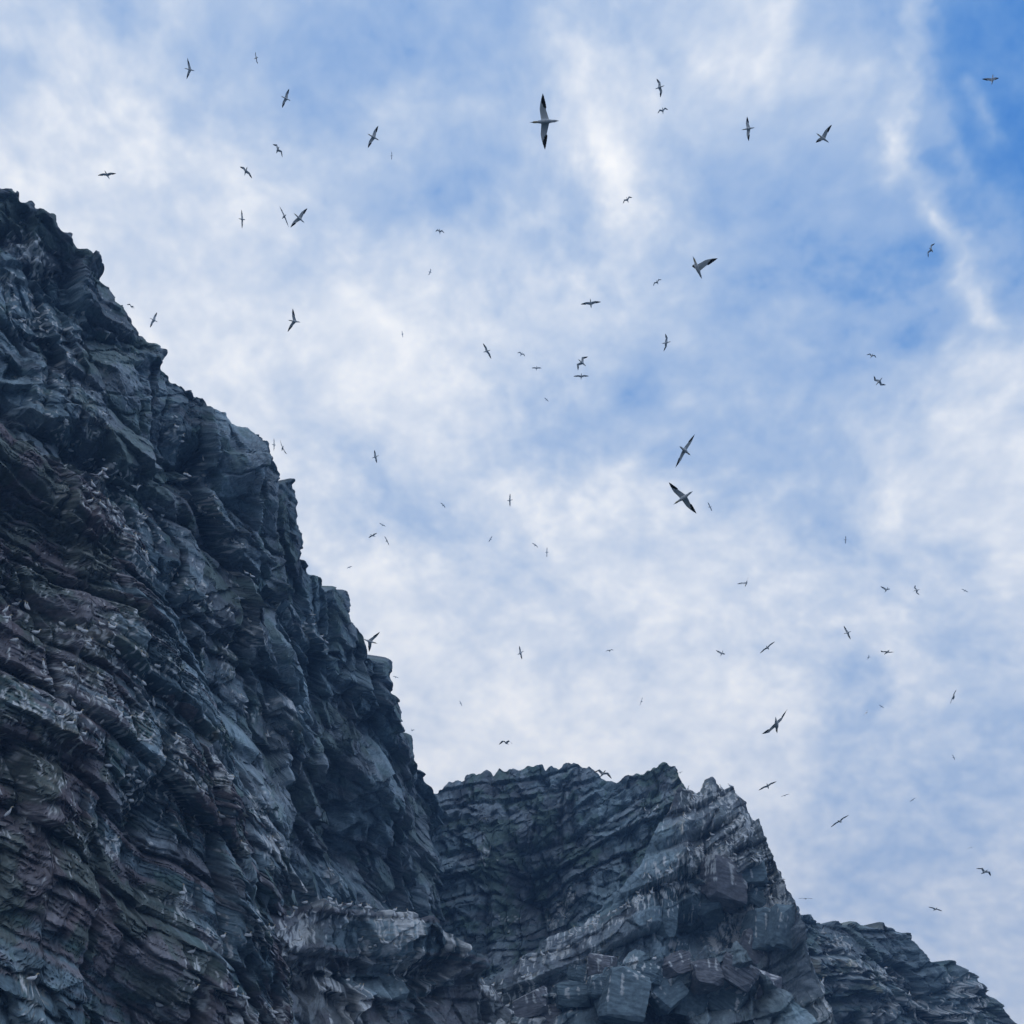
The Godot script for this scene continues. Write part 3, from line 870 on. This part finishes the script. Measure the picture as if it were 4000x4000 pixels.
func loft(st: SurfaceTool, path: Array, seg: int) -> void:       # path: centre, radius across, radius up, colour
	for i in path.size() - 1:
		var a: Array = path[i]
		var b: Array = path[i + 1]
		var dir := ((b[0] as Vector3) - (a[0] as Vector3)).normalized()
		var up := Vector3.RIGHT.cross(dir).normalized()
		for k in seg:
			var t0 := TAU * k / seg
			var t1 := TAU * (k + 1) / seg
			var q := []
			for e in [[a, t0], [a, t1], [b, t1], [b, t0]]:
				var r: Array = e[0]
				q.append([(r[0] as Vector3) + Vector3.RIGHT * cos(e[1]) * r[1] + up * sin(e[1]) * r[2], r[3]])
			for j in [0, 1, 2, 0, 2, 3]:
				st.set_color(q[j][1])
				st.add_vertex(q[j][0])

const BUFF := Color(0.62, 0.50, 0.30)
const DOWN := Color(0.72, 0.72, 0.71)
const BILL := Color(0.30, 0.34, 0.37)
const INK := Color(0.022, 0.020, 0.020)

# wings: forward swing of the arm, backward swing of the hand, lift of the arm and of the hand, in degrees; left then right
func flying_mesh(pose: Array) -> ArrayMesh:
	var st := SurfaceTool.new()
	st.begin(Mesh.PRIMITIVE_TRIANGLES)
	st.set_smooth_group(0)
	loft(st, [[Vector3(0, 0, -0.52), 0.003, 0.003, BILL], [Vector3(0, 0.002, -0.46), 0.011, 0.012, BILL], [Vector3(0, 0.005, -0.42), 0.019, 0.02, BILL], [Vector3(0, 0.008, -0.40), 0.03, 0.03, BUFF], [Vector3(0, 0.01, -0.36), 0.037, 0.038, BUFF], [Vector3(0, 0.008, -0.31), 0.037, 0.038, BUFF], [Vector3(0, 0.004, -0.25), 0.04, 0.042, BUFF.lerp(DOWN, 0.6)], [Vector3(0, 0, -0.17), 0.056, 0.058, DOWN], [Vector3(0, -0.006, -0.07), 0.077, 0.08, DOWN], [Vector3(0, -0.008, 0.04), 0.08, 0.082, DOWN], [Vector3(0, -0.004, 0.14), 0.068, 0.066, DOWN], [Vector3(0, 0.002, 0.22), 0.05, 0.044, DOWN], [Vector3(0, 0.006, 0.28), 0.045, 0.026, DOWN], [Vector3(0, 0.008, 0.34), 0.042, 0.014, DOWN], [Vector3(0, 0.008, 0.40), 0.022, 0.008, DOWN], [Vector3(0, 0.008, 0.47), 0.003, 0.003, DOWN]], 12)
	st.index()
	st.generate_normals()
	var mesh := st.commit()
	mesh.surface_set_material(0, white_mat)
	for dark in [false, true]:
		st = SurfaceTool.new()
		st.begin(Mesh.PRIMITIVE_TRIANGLES)
		for side in [-1, 1]:
			var p: Array = pose[0] if side < 0 else pose[pose.size() - 1]
			var arm := Vector3(cos(deg_to_rad(p[0])) * cos(deg_to_rad(p[2])), sin(deg_to_rad(p[2])), -sin(deg_to_rad(p[0])) * cos(deg_to_rad(p[2]))) * 0.37
			var hand := Vector3(cos(deg_to_rad(p[1])) * cos(deg_to_rad(p[3])), sin(deg_to_rad(p[3])), sin(deg_to_rad(p[1])) * cos(deg_to_rad(p[3]))) * 0.52
			var lead := []
			var chord := []
			var aft := []
			var root := Vector3(0.03, 0.03, -0.13)
			for i in 7:
				var t := i / 6.0
				lead.append(root + arm * t + Vector3(0, 0.012 * sin(t * PI), 0))
				chord.append(lerpf(0.275, 0.21, t))
				aft.append(Vector3(0, 0, 1))
			for i in range(1, 13):
				var t := i / 12.0
				lead.append(root + arm + hand * t + Vector3(0, 0, -0.018 * sin(t * PI)))
				chord.append(0.21 * (1.0 - pow(t, 1.7)) + 0.012 + (0.010 if i % 2 == 0 and i < 12 else 0.0))
				var back := Vector3(-hand.normalized().x * 0.55, -hand.normalized().y * 0.3, 1.0)
				aft.append(Vector3(0, 0, 1).lerp(back, 0.65 * t).normalized())
			for i in lead.size() - 1:
				for k in 6:
					var c0 := k / 6.0
					var c1 := (k + 1) / 6.0
					var th := (i + 0.5 - 6.0) / 12.0
					if ((c0 + c1) * 0.5 > 0.80 - 1.25 * th and th > 0.06) != dark:
						continue
					for under in [1, -1]:
						var q := []
						for e in [[i, c0], [i + 1, c0], [i + 1, c1], [i, c1]]:
							var l: Vector3 = lead[e[0]]
							var thick: float = under * 0.015 * sqrt(maxf(e[1], 0.0)) * (1.0 - e[1]) * 2.2 * (1.0 - e[0] / 22.0) + (0.0015 * under)
							var v: Vector3 = l + aft[e[0]] * chord[e[0]] * e[1] + Vector3(0, thick - 0.02 * e[1] * e[1], 0)
							q.append(Vector3(v.x * side, v.y, v.z))
						var order := [0, 1, 2, 0, 2, 3] if (under * side > 0) else [0, 2, 1, 0, 3, 2]
						for j in order:
							st.set_color(INK if dark else DOWN)
							st.add_vertex(q[j])
		st.index()
		st.generate_normals()
		st.commit(mesh)
		mesh.surface_set_material(mesh.get_surface_count() - 1, dark_mat if dark else wing_mat)
	return mesh

const POSES := {
	"glide": [[6, 14, 5, -4]],
	"bent": [[26, 48, 12, -8]],
	"raised": [[10, 10, 34, 24]],
	"arched": [[12, 24, 18, -34]],
	"forward": [[20, -6, 8, 2]],
	"swept": [[4, 34, 6, 2]],
	"tilted": [[8, 12, 10, 4], [8, 12, 58, 48]]}
const SAID := {"glide": "gliding on straight level wings", "bent": "with wings bent in an M shape", "raised": "with both wings raised", "arched": "with wings arched downwards", "forward": "with wings pushed forward", "swept": "with wing tips swept back", "tilted": "with one wing foreshortened"}

# birds in the air: both wing tips, bill tip, tail tip (pixels), pose
const FLOCK := [
	[741,238,728,298,729,270,766,281,"forward"],[998,207,1004,246,990,226,1010,227,"bent"],[386,684,453,682,414,673,421,695,"glide"],[939,650,983,693,967,656,951,679,"swept"],[946,826,942,886,932,852,961,861,"glide"],
	[1130,355,1104,416,1103,380,1133,389,"glide"],[1071,565,1104,609,1090,579,1073,593,"bent"],[1480,492,1439,577,1437,527,1481,547,"glide"],[1529,595,1528,622,1535,609,1524,607,"glide"],[1094,804,1128,884,1096,851,1121,845,"glide"],[1203,815,1136,889,1150,836,1189,870,"glide"],[1701,901,1732,909,1718,897,1719,914,"bent"],
	[2123,379,2133,581,2073,471,2187,468,"glide"],[2565,305,2581,375,2597,340,2562,345,"swept"],[2572,441,2608,427,2586,424,2591,441,"bent"],[2916,451,2923,546,2903,508,2952,505,"glide"],[2434,792,2466,771,2448,774,2457,789,"bent"],
	[3240,497,3192,559,3187,534,3239,569,"tilted"],[3907,305,3858,317,3870,296,3872,329,"tilted"],[3653,951,3628,1005,3622,970,3649,981,"bent"],
	[1156,1209,1130,1295,1136,1256,1181,1260,"forward"],[1683,1051,1675,1074,1687,1065,1675,1061,"swept"],[1571,1293,1574,1317,1566,1305,1577,1305,"glide"],[1887,1347,1914,1396,1915,1370,1889,1375,"glide"],[1072,1715,1070,1760,1060,1735,1078,1739,"glide"],[1093,1726,1120,1776,1095,1759,1107,1743,"swept"],[1464,1761,1469,1805,1478,1780,1454,1791,"glide"],[1723,1965,1739,1983,1736,1970,1726,1977,"swept"],[1993,1930,1993,1976,2001,1953,1980,1957,"glide"],
	[2783,1022,2676,1048,2700,1017,2739,1103,"tilted"],[2582,1093,2554,1114,2562,1098,2572,1109,"bent"],[2269,1190,2348,1182,2304,1169,2310,1203,"glide"],[2595,1307,2594,1363,2628,1337,2594,1347,"swept"],[2023,1378,2049,1390,2040,1378,2033,1390,"bent"],[2079,1439,2113,1438,2097,1430,2095,1447,"glide"],[2299,1393,2260,1447,2253,1402,2286,1427,"bent"],[2244,1470,2297,1469,2270,1462,2270,1483,"glide"],[2127,1555,2142,1568,2138,1557,2130,1565,"glide"],[2712,1693,2635,1825,2704,1778,2651,1745,"glide"],[2612,1883,2727,2005,2635,1970,2705,1918,"glide"],[2765,1964,2780,1995,2777,1978,2766,1982,"glide"],
	[3389,1386,3421,1396,3406,1384,3403,1397,"bent"],[3417,1471,3456,1503,3424,1504,3440,1480,"bent"],
	[1483,2045,1505,2056,1496,2046,1491,2056,"glide"],[1474,2083,1442,2100,1447,2089,1465,2098,"glide"],[1502,2097,1519,2129,1515,2109,1505,2117,"glide"],[1356,2221,1375,2213,1363,2211,1368,2219,"glide"],[1923,2096,1911,2116,1911,2104,1921,2109,"glide"],[2080,2122,2100,2137,2093,2125,2087,2134,"swept"],[2137,2139,2136,2175,2143,2157,2130,2157,"glide"],[1475,2469,1426,2554,1467,2509,1413,2489,"forward"],[2028,2525,2038,2575,2045,2545,2022,2557,"glide"],[1536,2642,1556,2648,1547,2641,1544,2650,"glide"],[1795,2738,1803,2757,1804,2746,1795,2749,"glide"],[1560,2806,1570,2812,1566,2803,1563,2817,"raised"],[1602,2853,1614,2851,1608,2848,1610,2860,"raised"],[1953,2911,1999,2902,1968,2887,1988,2907,"arched"],
	[2916,2297,2925,2265,2904,2286,2917,2261,"tilted"],[2368,2544,2395,2540,2382,2537,2382,2548,"bent"],[2803,2545,2829,2556,2827,2545,2817,2567,"tilted"],[3022,2508,2973,2548,2992,2524,3008,2541,"glide"],[2511,2725,2502,2756,2511,2740,2499,2740,"bent"],[3091,2792,2975,2874,3042,2867,3023,2792,"swept"],
	[3302,2095,3301,2122,3308,2109,3297,2108,"glide"],[3442,2296,3479,2306,3468,2298,3459,2319,"raised"],[3574,2289,3588,2323,3572,2309,3588,2302,"bent"],[3758,2302,3779,2313,3770,2303,3767,2312,"glide"],[3297,2449,3320,2496,3302,2475,3323,2464,"glide"],[3435,2544,3493,2551,3460,2559,3471,2535,"bent"],[3390,2558,3390,2576,3403,2568,3388,2571,"swept"],[3392,2777,3373,2794,3386,2781,3380,2788,"swept"],[3434,2754,3451,2765,3445,2756,3440,2764,"glide"],[3744,2699,3700,2744,3725,2706,3730,2742,"glide"],
	[3720,2949,3729,2968,3729,2956,3720,2960,"glide"],[3574,3117,3557,3132,3562,3121,3570,3128,"glide"],[3312,3184,3251,3239,3266,3198,3296,3214,"glide"],[3793,3309,3779,3318,3790,3312,3782,3312,"arched"],[3820,3394,3869,3419,3851,3395,3839,3419,"bent"],[3123,3510,3171,3511,3147,3506,3147,3516,"glide"],[3628,3544,3677,3560,3657,3543,3649,3561,"glide"],[3032,3050,2962,3084,2994,3061,3008,3091,"glide"],[3052,3111,3081,3103,3067,3103,3068,3113,"glide"],[2665,3014,2647,3024,2653,3017,2661,3022,"bent"],[2315,3005,2386,3034,2368,3009,2347,3045,"arched"],
	[616,1225,594,1278,587,1244,609,1255,"glide"],[498,1188,529,1208,511,1191,515,1203,"arched"],[555,1899,520,1901,540,1893,533,1923,"raised"],[608,2014,636,2013,615,2013,634,2020,"raised"],[905,2337,964,2335,935,2350,933,2327,"glide"],[1218,2380,1225,2421,1233,2401,1205,2400,"glide"],[1868,3210,1928,3196,1895,3186,1902,3206,"arched"],[2184,3563,2215,3589,2205,3570,2190,3584,"swept"],[3209,3627,3222,3656,3226,3645,3200,3646,"tilted"]]

var taken := {}
func numbered(n: String) -> String:
	taken[n] = taken.get(n, -1) + 1
	return n if taken[n] == 0 else "%s_%03d" % [n, taken[n]]

func place_words(u: float, v: float, z: float) -> String:
	var k := seen_at(u, v)
	if k >= 0:
		return "crossing in front of the %s" % {"sea_cliff": "tall left cliff", "front_buttress": "banded left buttress", "low_buttress": "low rock shoulder", "back_cliff": "back cliff", "right_cliff": "pointed right cliff", "block_pile": "pale block pile", "far_ridge": "distant ridge"}[masses[k / 10000000].name_]
	for r in [60, 140]:
		for e in [[-1, 0], [0, 1], [-0.7, 0.7], [1, 0], [0.7, 0.7]]:
			k = seen_at(clampf(u + e[0] * r, 0, 3999), clampf(v + e[1] * r, 0, 3999))
			if k >= 0:
				return "beside the %s skyline" % {"sea_cliff": "tall left cliff", "front_buttress": "left buttress", "low_buttress": "low rock shoulder", "back_cliff": "back cliff", "right_cliff": "pointed right cliff", "block_pile": "block pile", "far_ridge": "distant ridge"}[masses[k / 10000000].name_]
	if v < 700: return "highest over the " + ("tall cliff" if u < 1300 else "inlet" if u < 2700 else "far ridge")
	if v < 1700: return "high over the " + ("tall cliff" if u < 1300 else "inlet" if u < 2500 else "right cliff" if u < 3000 else "far ridge")
	return "low over the " + ("tall cliff" if u < 1600 else "back cliff" if u < 2500 else "right cliff" if u < 3150 else "far ridge")

func add_flock() -> void:
	var shapes := {}
	var span := {}
	for k in POSES:
		shapes[k] = flying_mesh(POSES[k])
		var p: Array = POSES[k][0]
		var p2: Array = POSES[k][POSES[k].size() - 1]
		var tips := []
		for e in [p, p2]:
			tips.append(Vector3(0.03 + cos(deg_to_rad(e[0])) * cos(deg_to_rad(e[2])) * 0.37 + cos(deg_to_rad(e[1])) * cos(deg_to_rad(e[3])) * 0.52, 0, 0).x)
		span[k] = tips[0] + tips[1]
	for f in FLOCK:
		var w := Vector2(f[2] - f[0], -(f[3] - f[1]))
		var bd := Vector2(f[4] - f[6], -(f[5] - f[7]))
		var a: float = span[f[8]]
		var b := 0.99
		# the size in pixels per metre for which wings and body stand at right angles in space
		var ww := w.length_squared()
		var bb := bd.length_squared()
		var wb := w.dot(bd)
		var qa := a * a * b * b
		var qb := -(ww * b * b + bb * a * a)
		var qc := ww * bb - wb * wb
		var s2 := (-qb + sqrt(maxf(qb * qb - 4.0 * qa * qc, 0.0))) / (2.0 * qa)
		var s := sqrt(s2)
		var wz := sqrt(maxf(s2 * a * a - ww, 0.0))
		var bz := sqrt(maxf(s2 * b * b - bb, 0.0))
		if wb > 0.0: bz = -bz
		var best := Basis()
		var score := -INF
		for sgn in [1.0, -1.0]:
			var w3: Vector3 = (right_v * w.x + up_v * w.y + fwd_v * wz * sgn).normalized()
			var b3: Vector3 = (right_v * bd.x + up_v * bd.y + fwd_v * bz * sgn).normalized()
			var up: Vector3 = w3.cross(b3).normalized()
			if up.y < 0.0: up = -up
			var rt: Vector3 = b3.cross(up).normalized()
			if up.y > score:
				score = up.y
				best = Basis(rt, up, -b3)
		var z := FOCAL / s
		var mid := Vector2(f[0] + f[2] + f[4] + f[6], f[1] + f[3] + f[5] + f[7]) / 4.0
		var o := MeshInstance3D.new()
		o.name = numbered("flying_gannet")
		o.mesh = shapes[f[8]]
		var px := s * 1.75
		var grown := 1.0 if px > 70.0 else 1.15
		o.transform = Transform3D(best.scaled(Vector3.ONE * grown), EYE + pixel_dir(mid.x, mid.y) * z)
		var size := "large" if px > 110.0 else "medium sized" if px > 55.0 else "small" if px > 36.0 else "tiny"
		var heading := "heading left" if f[4] < f[6] - 6 else "heading right" if f[4] > f[6] + 6 else "seen end on"
		var to_words := "flying inland" if f[4] < f[6] else "flying out to sea"
		tag(o, "%s gannet %s %s" % [size, SAID[f[8]], place_words(mid.x, mid.y, z)], "seabird", "gannets wheeling round the cliffs")
		add_child(o, true)

func sitting_mesh(kind: int) -> ArrayMesh:
	var st := SurfaceTool.new()
	st.begin(Mesh.PRIMITIVE_TRIANGLES)
	st.set_smooth_group(0)
	var path := []
	if kind == 0:      # on the nest, neck up
		path = [[Vector3(0, .10, .50), .005, .005, INK], [Vector3(0, .11, .38), .035, .02, INK], [Vector3(0, .13, .26), .075, .055, DOWN], [Vector3(0, .15, .10), .115, .11, DOWN], [Vector3(0, .17, -.06), .12, .125, DOWN], [Vector3(0, .23, -.17), .085, .09, DOWN], [Vector3(0, .33, -.21), .05, .05, DOWN], [Vector3(0, .41, -.22), .042, .043, BUFF], [Vector3(0, .455, -.26), .042, .042, BUFF], [Vector3(0, .455, -.32), .026, .026, BUFF], [Vector3(0, .445, -.35), .016, .018, BILL], [Vector3(0, .43, -.45), .003, .003, BILL]]
	elif kind == 1:    # standing, neck stretched up
		path = [[Vector3(0, .02, .30), .005, .005, INK], [Vector3(0, .08, .24), .04, .025, INK], [Vector3(0, .17, .16), .08, .07, DOWN], [Vector3(0, .29, .06), .11, .105, DOWN], [Vector3(0, .41, -.03), .105, .105, DOWN], [Vector3(0, .52, -.08), .07, .07, DOWN], [Vector3(0, .63, -.09), .044, .044, DOWN], [Vector3(0, .72, -.10), .04, .04, BUFF], [Vector3(0, .765, -.14), .04, .04, BUFF], [Vector3(0, .77, -.20), .024, .024, BUFF], [Vector3(0, .765, -.24), .015, .016, BILL], [Vector3(0, .75, -.34), .003, .003, BILL]]
	else:              # asleep, head laid back
		path = [[Vector3(0, .10, .46), .005, .005, INK], [Vector3(0, .11, .34), .035, .022, INK], [Vector3(0, .13, .24), .08, .06, DOWN], [Vector3(0, .15, .08), .12, .12, DOWN], [Vector3(0, .17, -.08), .12, .125, DOWN], [Vector3(0, .20, -.20), .08, .08, DOWN], [Vector3(0, .27, -.22), .055, .05, DOWN], [Vector3(0, .31, -.17), .045, .04, BUFF], [Vector3(0, .32, -.10), .03, .025, BUFF], [Vector3(0, .31, -.02), .006, .006, BILL]]
	loft(st, path, 9)
	st.index()
	st.generate_normals()
	if kind == 1:
		for sx in [-0.045, 0.045]:
			pass
	var mesh := st.commit()
	mesh.surface_set_material(0, white_mat)
	return mesh

func add_colony() -> void:
	var shapes := [sitting_mesh(0), sitting_mesh(1), sitting_mesh(2)]
	var rng := RandomNumberGenerator.new()
	rng.seed = 21
	var where := {"sea_cliff": "tall left cliff", "front_buttress": "banded left buttress", "low_buttress": "low rock shoulder", "back_cliff": "back cliff", "right_cliff": "pointed right cliff", "block_pile": "pale block pile", "far_ridge": "distant ridge"}
	var how := ["nesting", "standing upright", "sleeping"]
	var birds := []
	for s in PERCH:
		# the flattest rock close to that pixel
		var best := -1
		var flat := -1.0
		for j in range(-2, 4):
			for i in range(-2, 3):
				var k := seen_at(s[0] + i * 5, s[1] + j * 5)
				if k < 0: continue
				var n := vertex_normal(masses[k / 10000000], k % 10000000)
				var f := n.y - 0.04 * (absf(i) + absf(j))
				if f > flat:
					flat = f
					best = k
		if best < 0: continue
		var m := masses[best / 10000000]
		var p := m.pos[best % 10000000]
		var kind := 0 if rng.randf() < 0.5 else (1 if rng.randf() < 0.45 else 2)
		var along := Vector3(m.t.x, 0, m.t.y)
		var inland := rng.randf() < 0.5
		var yaw := atan2(-along.x, -along.z) + (0.0 if inland else PI) + rng.randf_range(-0.7, 0.7)
		var sc := rng.randf_range(1.15, 1.32)
		var at := Transform3D(Basis(Vector3.UP, yaw).scaled(Vector3(sc, sc, sc)), p + Vector3(m.n.x, 0, m.n.y) * 0.3 + Vector3(0, 0.02, 0))
		var below := m.qy[best % 10000000].y / m.top[(best % 10000000) % m.cols].y
		var band := "near the top" if below > 0.93 else "on an upper ledge" if below > 0.75 else "on a middle ledge" if below > 0.5 else "on a low ledge"
		var limed := grid_at(m.g_guano, m, m.qy[best % 10000000].x, m.qy[best % 10000000].y) > 0.62
		birds.append([p.distance_to(EYE), at, kind, "white gannet %s %s, %s, facing %s%s" % [how[kind], band, where[m.name_], "inland" if inland else "seaward", ", beside droppings" if limed else ""]])
	birds.sort_custom(func(a, b): return a[0] < b[0])
	var rest := SurfaceTool.new()
	rest.begin(Mesh.PRIMITIVE_TRIANGLES)
	for i in birds.size():
		var e: Array = birds[i]
		if i >= 300:
			rest.append_from(shapes[e[2]], 0, e[1])
			continue
		var o := MeshInstance3D.new()
		o.name = numbered("resting_gannet")
		o.mesh = shapes[e[2]]
		o.transform = e[1]
		tag(o, e[3], "seabird", "gannets resting on the ledges")
		add_child(o, true)
	var far := MeshInstance3D.new()
	far.name = "distant_colony"
	far.mesh = rest.commit()
	far.mesh.surface_set_material(0, white_mat)
	tag(far, "specks of more distant white gannets dotted over the farther cliffs", "seabirds", "", "stuff")
	add_child(far, true)

func _ready() -> void:
	var t0 := Time.get_ticks_msec()
	# camera
	var cam := Camera3D.new()
	cam.name = "camera"
	cam.position = EYE
	cam.rotation_degrees = Vector3(PITCH, 0, 0)
	cam.fov = FOV
	cam.near = 0.1
	cam.far = 5000.0
	add_child(cam)
	cam.current = true
	var b := Basis.from_euler(Vector3(deg_to_rad(PITCH), 0, 0))
	right_v = b.x
	up_v = b.y
	fwd_v = -b.z
	# sky
	var env := Environment.new()
	env.background_mode = Environment.BG_SKY
	var pan := PanoramaSkyMaterial.new()
	pan.panorama = ImageTexture.create_from_image(make_sky())
	var sky := Sky.new()
	sky.sky_material = pan
	env.sky = sky
	env.background_energy_multiplier = 1.12
	env.tonemap_mode = Environment.TONE_MAPPER_LINEAR
	env.tonemap_exposure = 1.0
	env.sdfgi_enabled = true
	env.ssao_enabled = true
	env.ssil_enabled = true
	env.fog_enabled = true
	env.fog_density = 0.00065
	env.fog_light_color = Color(0.56, 0.76, 1.0)
	var we := WorldEnvironment.new()
	we.name = "world"
	we.environment = env
	add_child(we)
	# sun, low behind the cliffs
	var sun := DirectionalLight3D.new()
	sun.name = "sun"
	sun.light_color = Color(1.0, 0.95, 0.88)
	sun.light_energy = 0.6
	sun.light_angular_distance = 0.5
	sun.shadow_enabled = true
	add_child(sun)
	var az := deg_to_rad(-42.0)
	var el := deg_to_rad(24.0)
	sun.look_at_from_position(Vector3.ZERO, -Vector3(sin(az) * cos(el), sin(el), -cos(az) * cos(el)))
	print("sky ", Time.get_ticks_msec() - t0)
	# sea
	var sea := MeshInstance3D.new()
	sea.name = "sea"
	var pm := PlaneMesh.new()
	pm.size = Vector2(1600, 1600)
	sea.mesh = pm
	var sm_ := StandardMaterial3D.new()
	sm_.albedo_color = Color(0.02, 0.045, 0.06).linear_to_srgb()
	sm_.roughness = 0.2
	sea.material_override = sm_
	tag(sea, "dark open sea at the foot of the cliffs", "sea", "", "structure")
	add_child(sea)
	build_cliffs()
	print("cliffs ", Time.get_ticks_msec() - t0)
	add_blocks()
	white_mat = feather(Color.WHITE, 0.0)
	wing_mat = feather(Color.WHITE, 0.06)
	dark_mat = feather(Color.WHITE, 0.0)
	add_flock()
	add_colony()
	print("birds ", Time.get_ticks_msec() - t0)
	var tot := 0
	for m in masses:
		tot += m.pos.size()
		print(m.name_, " ", m.cols, "x", m.rows)
	print("vertices ", tot)
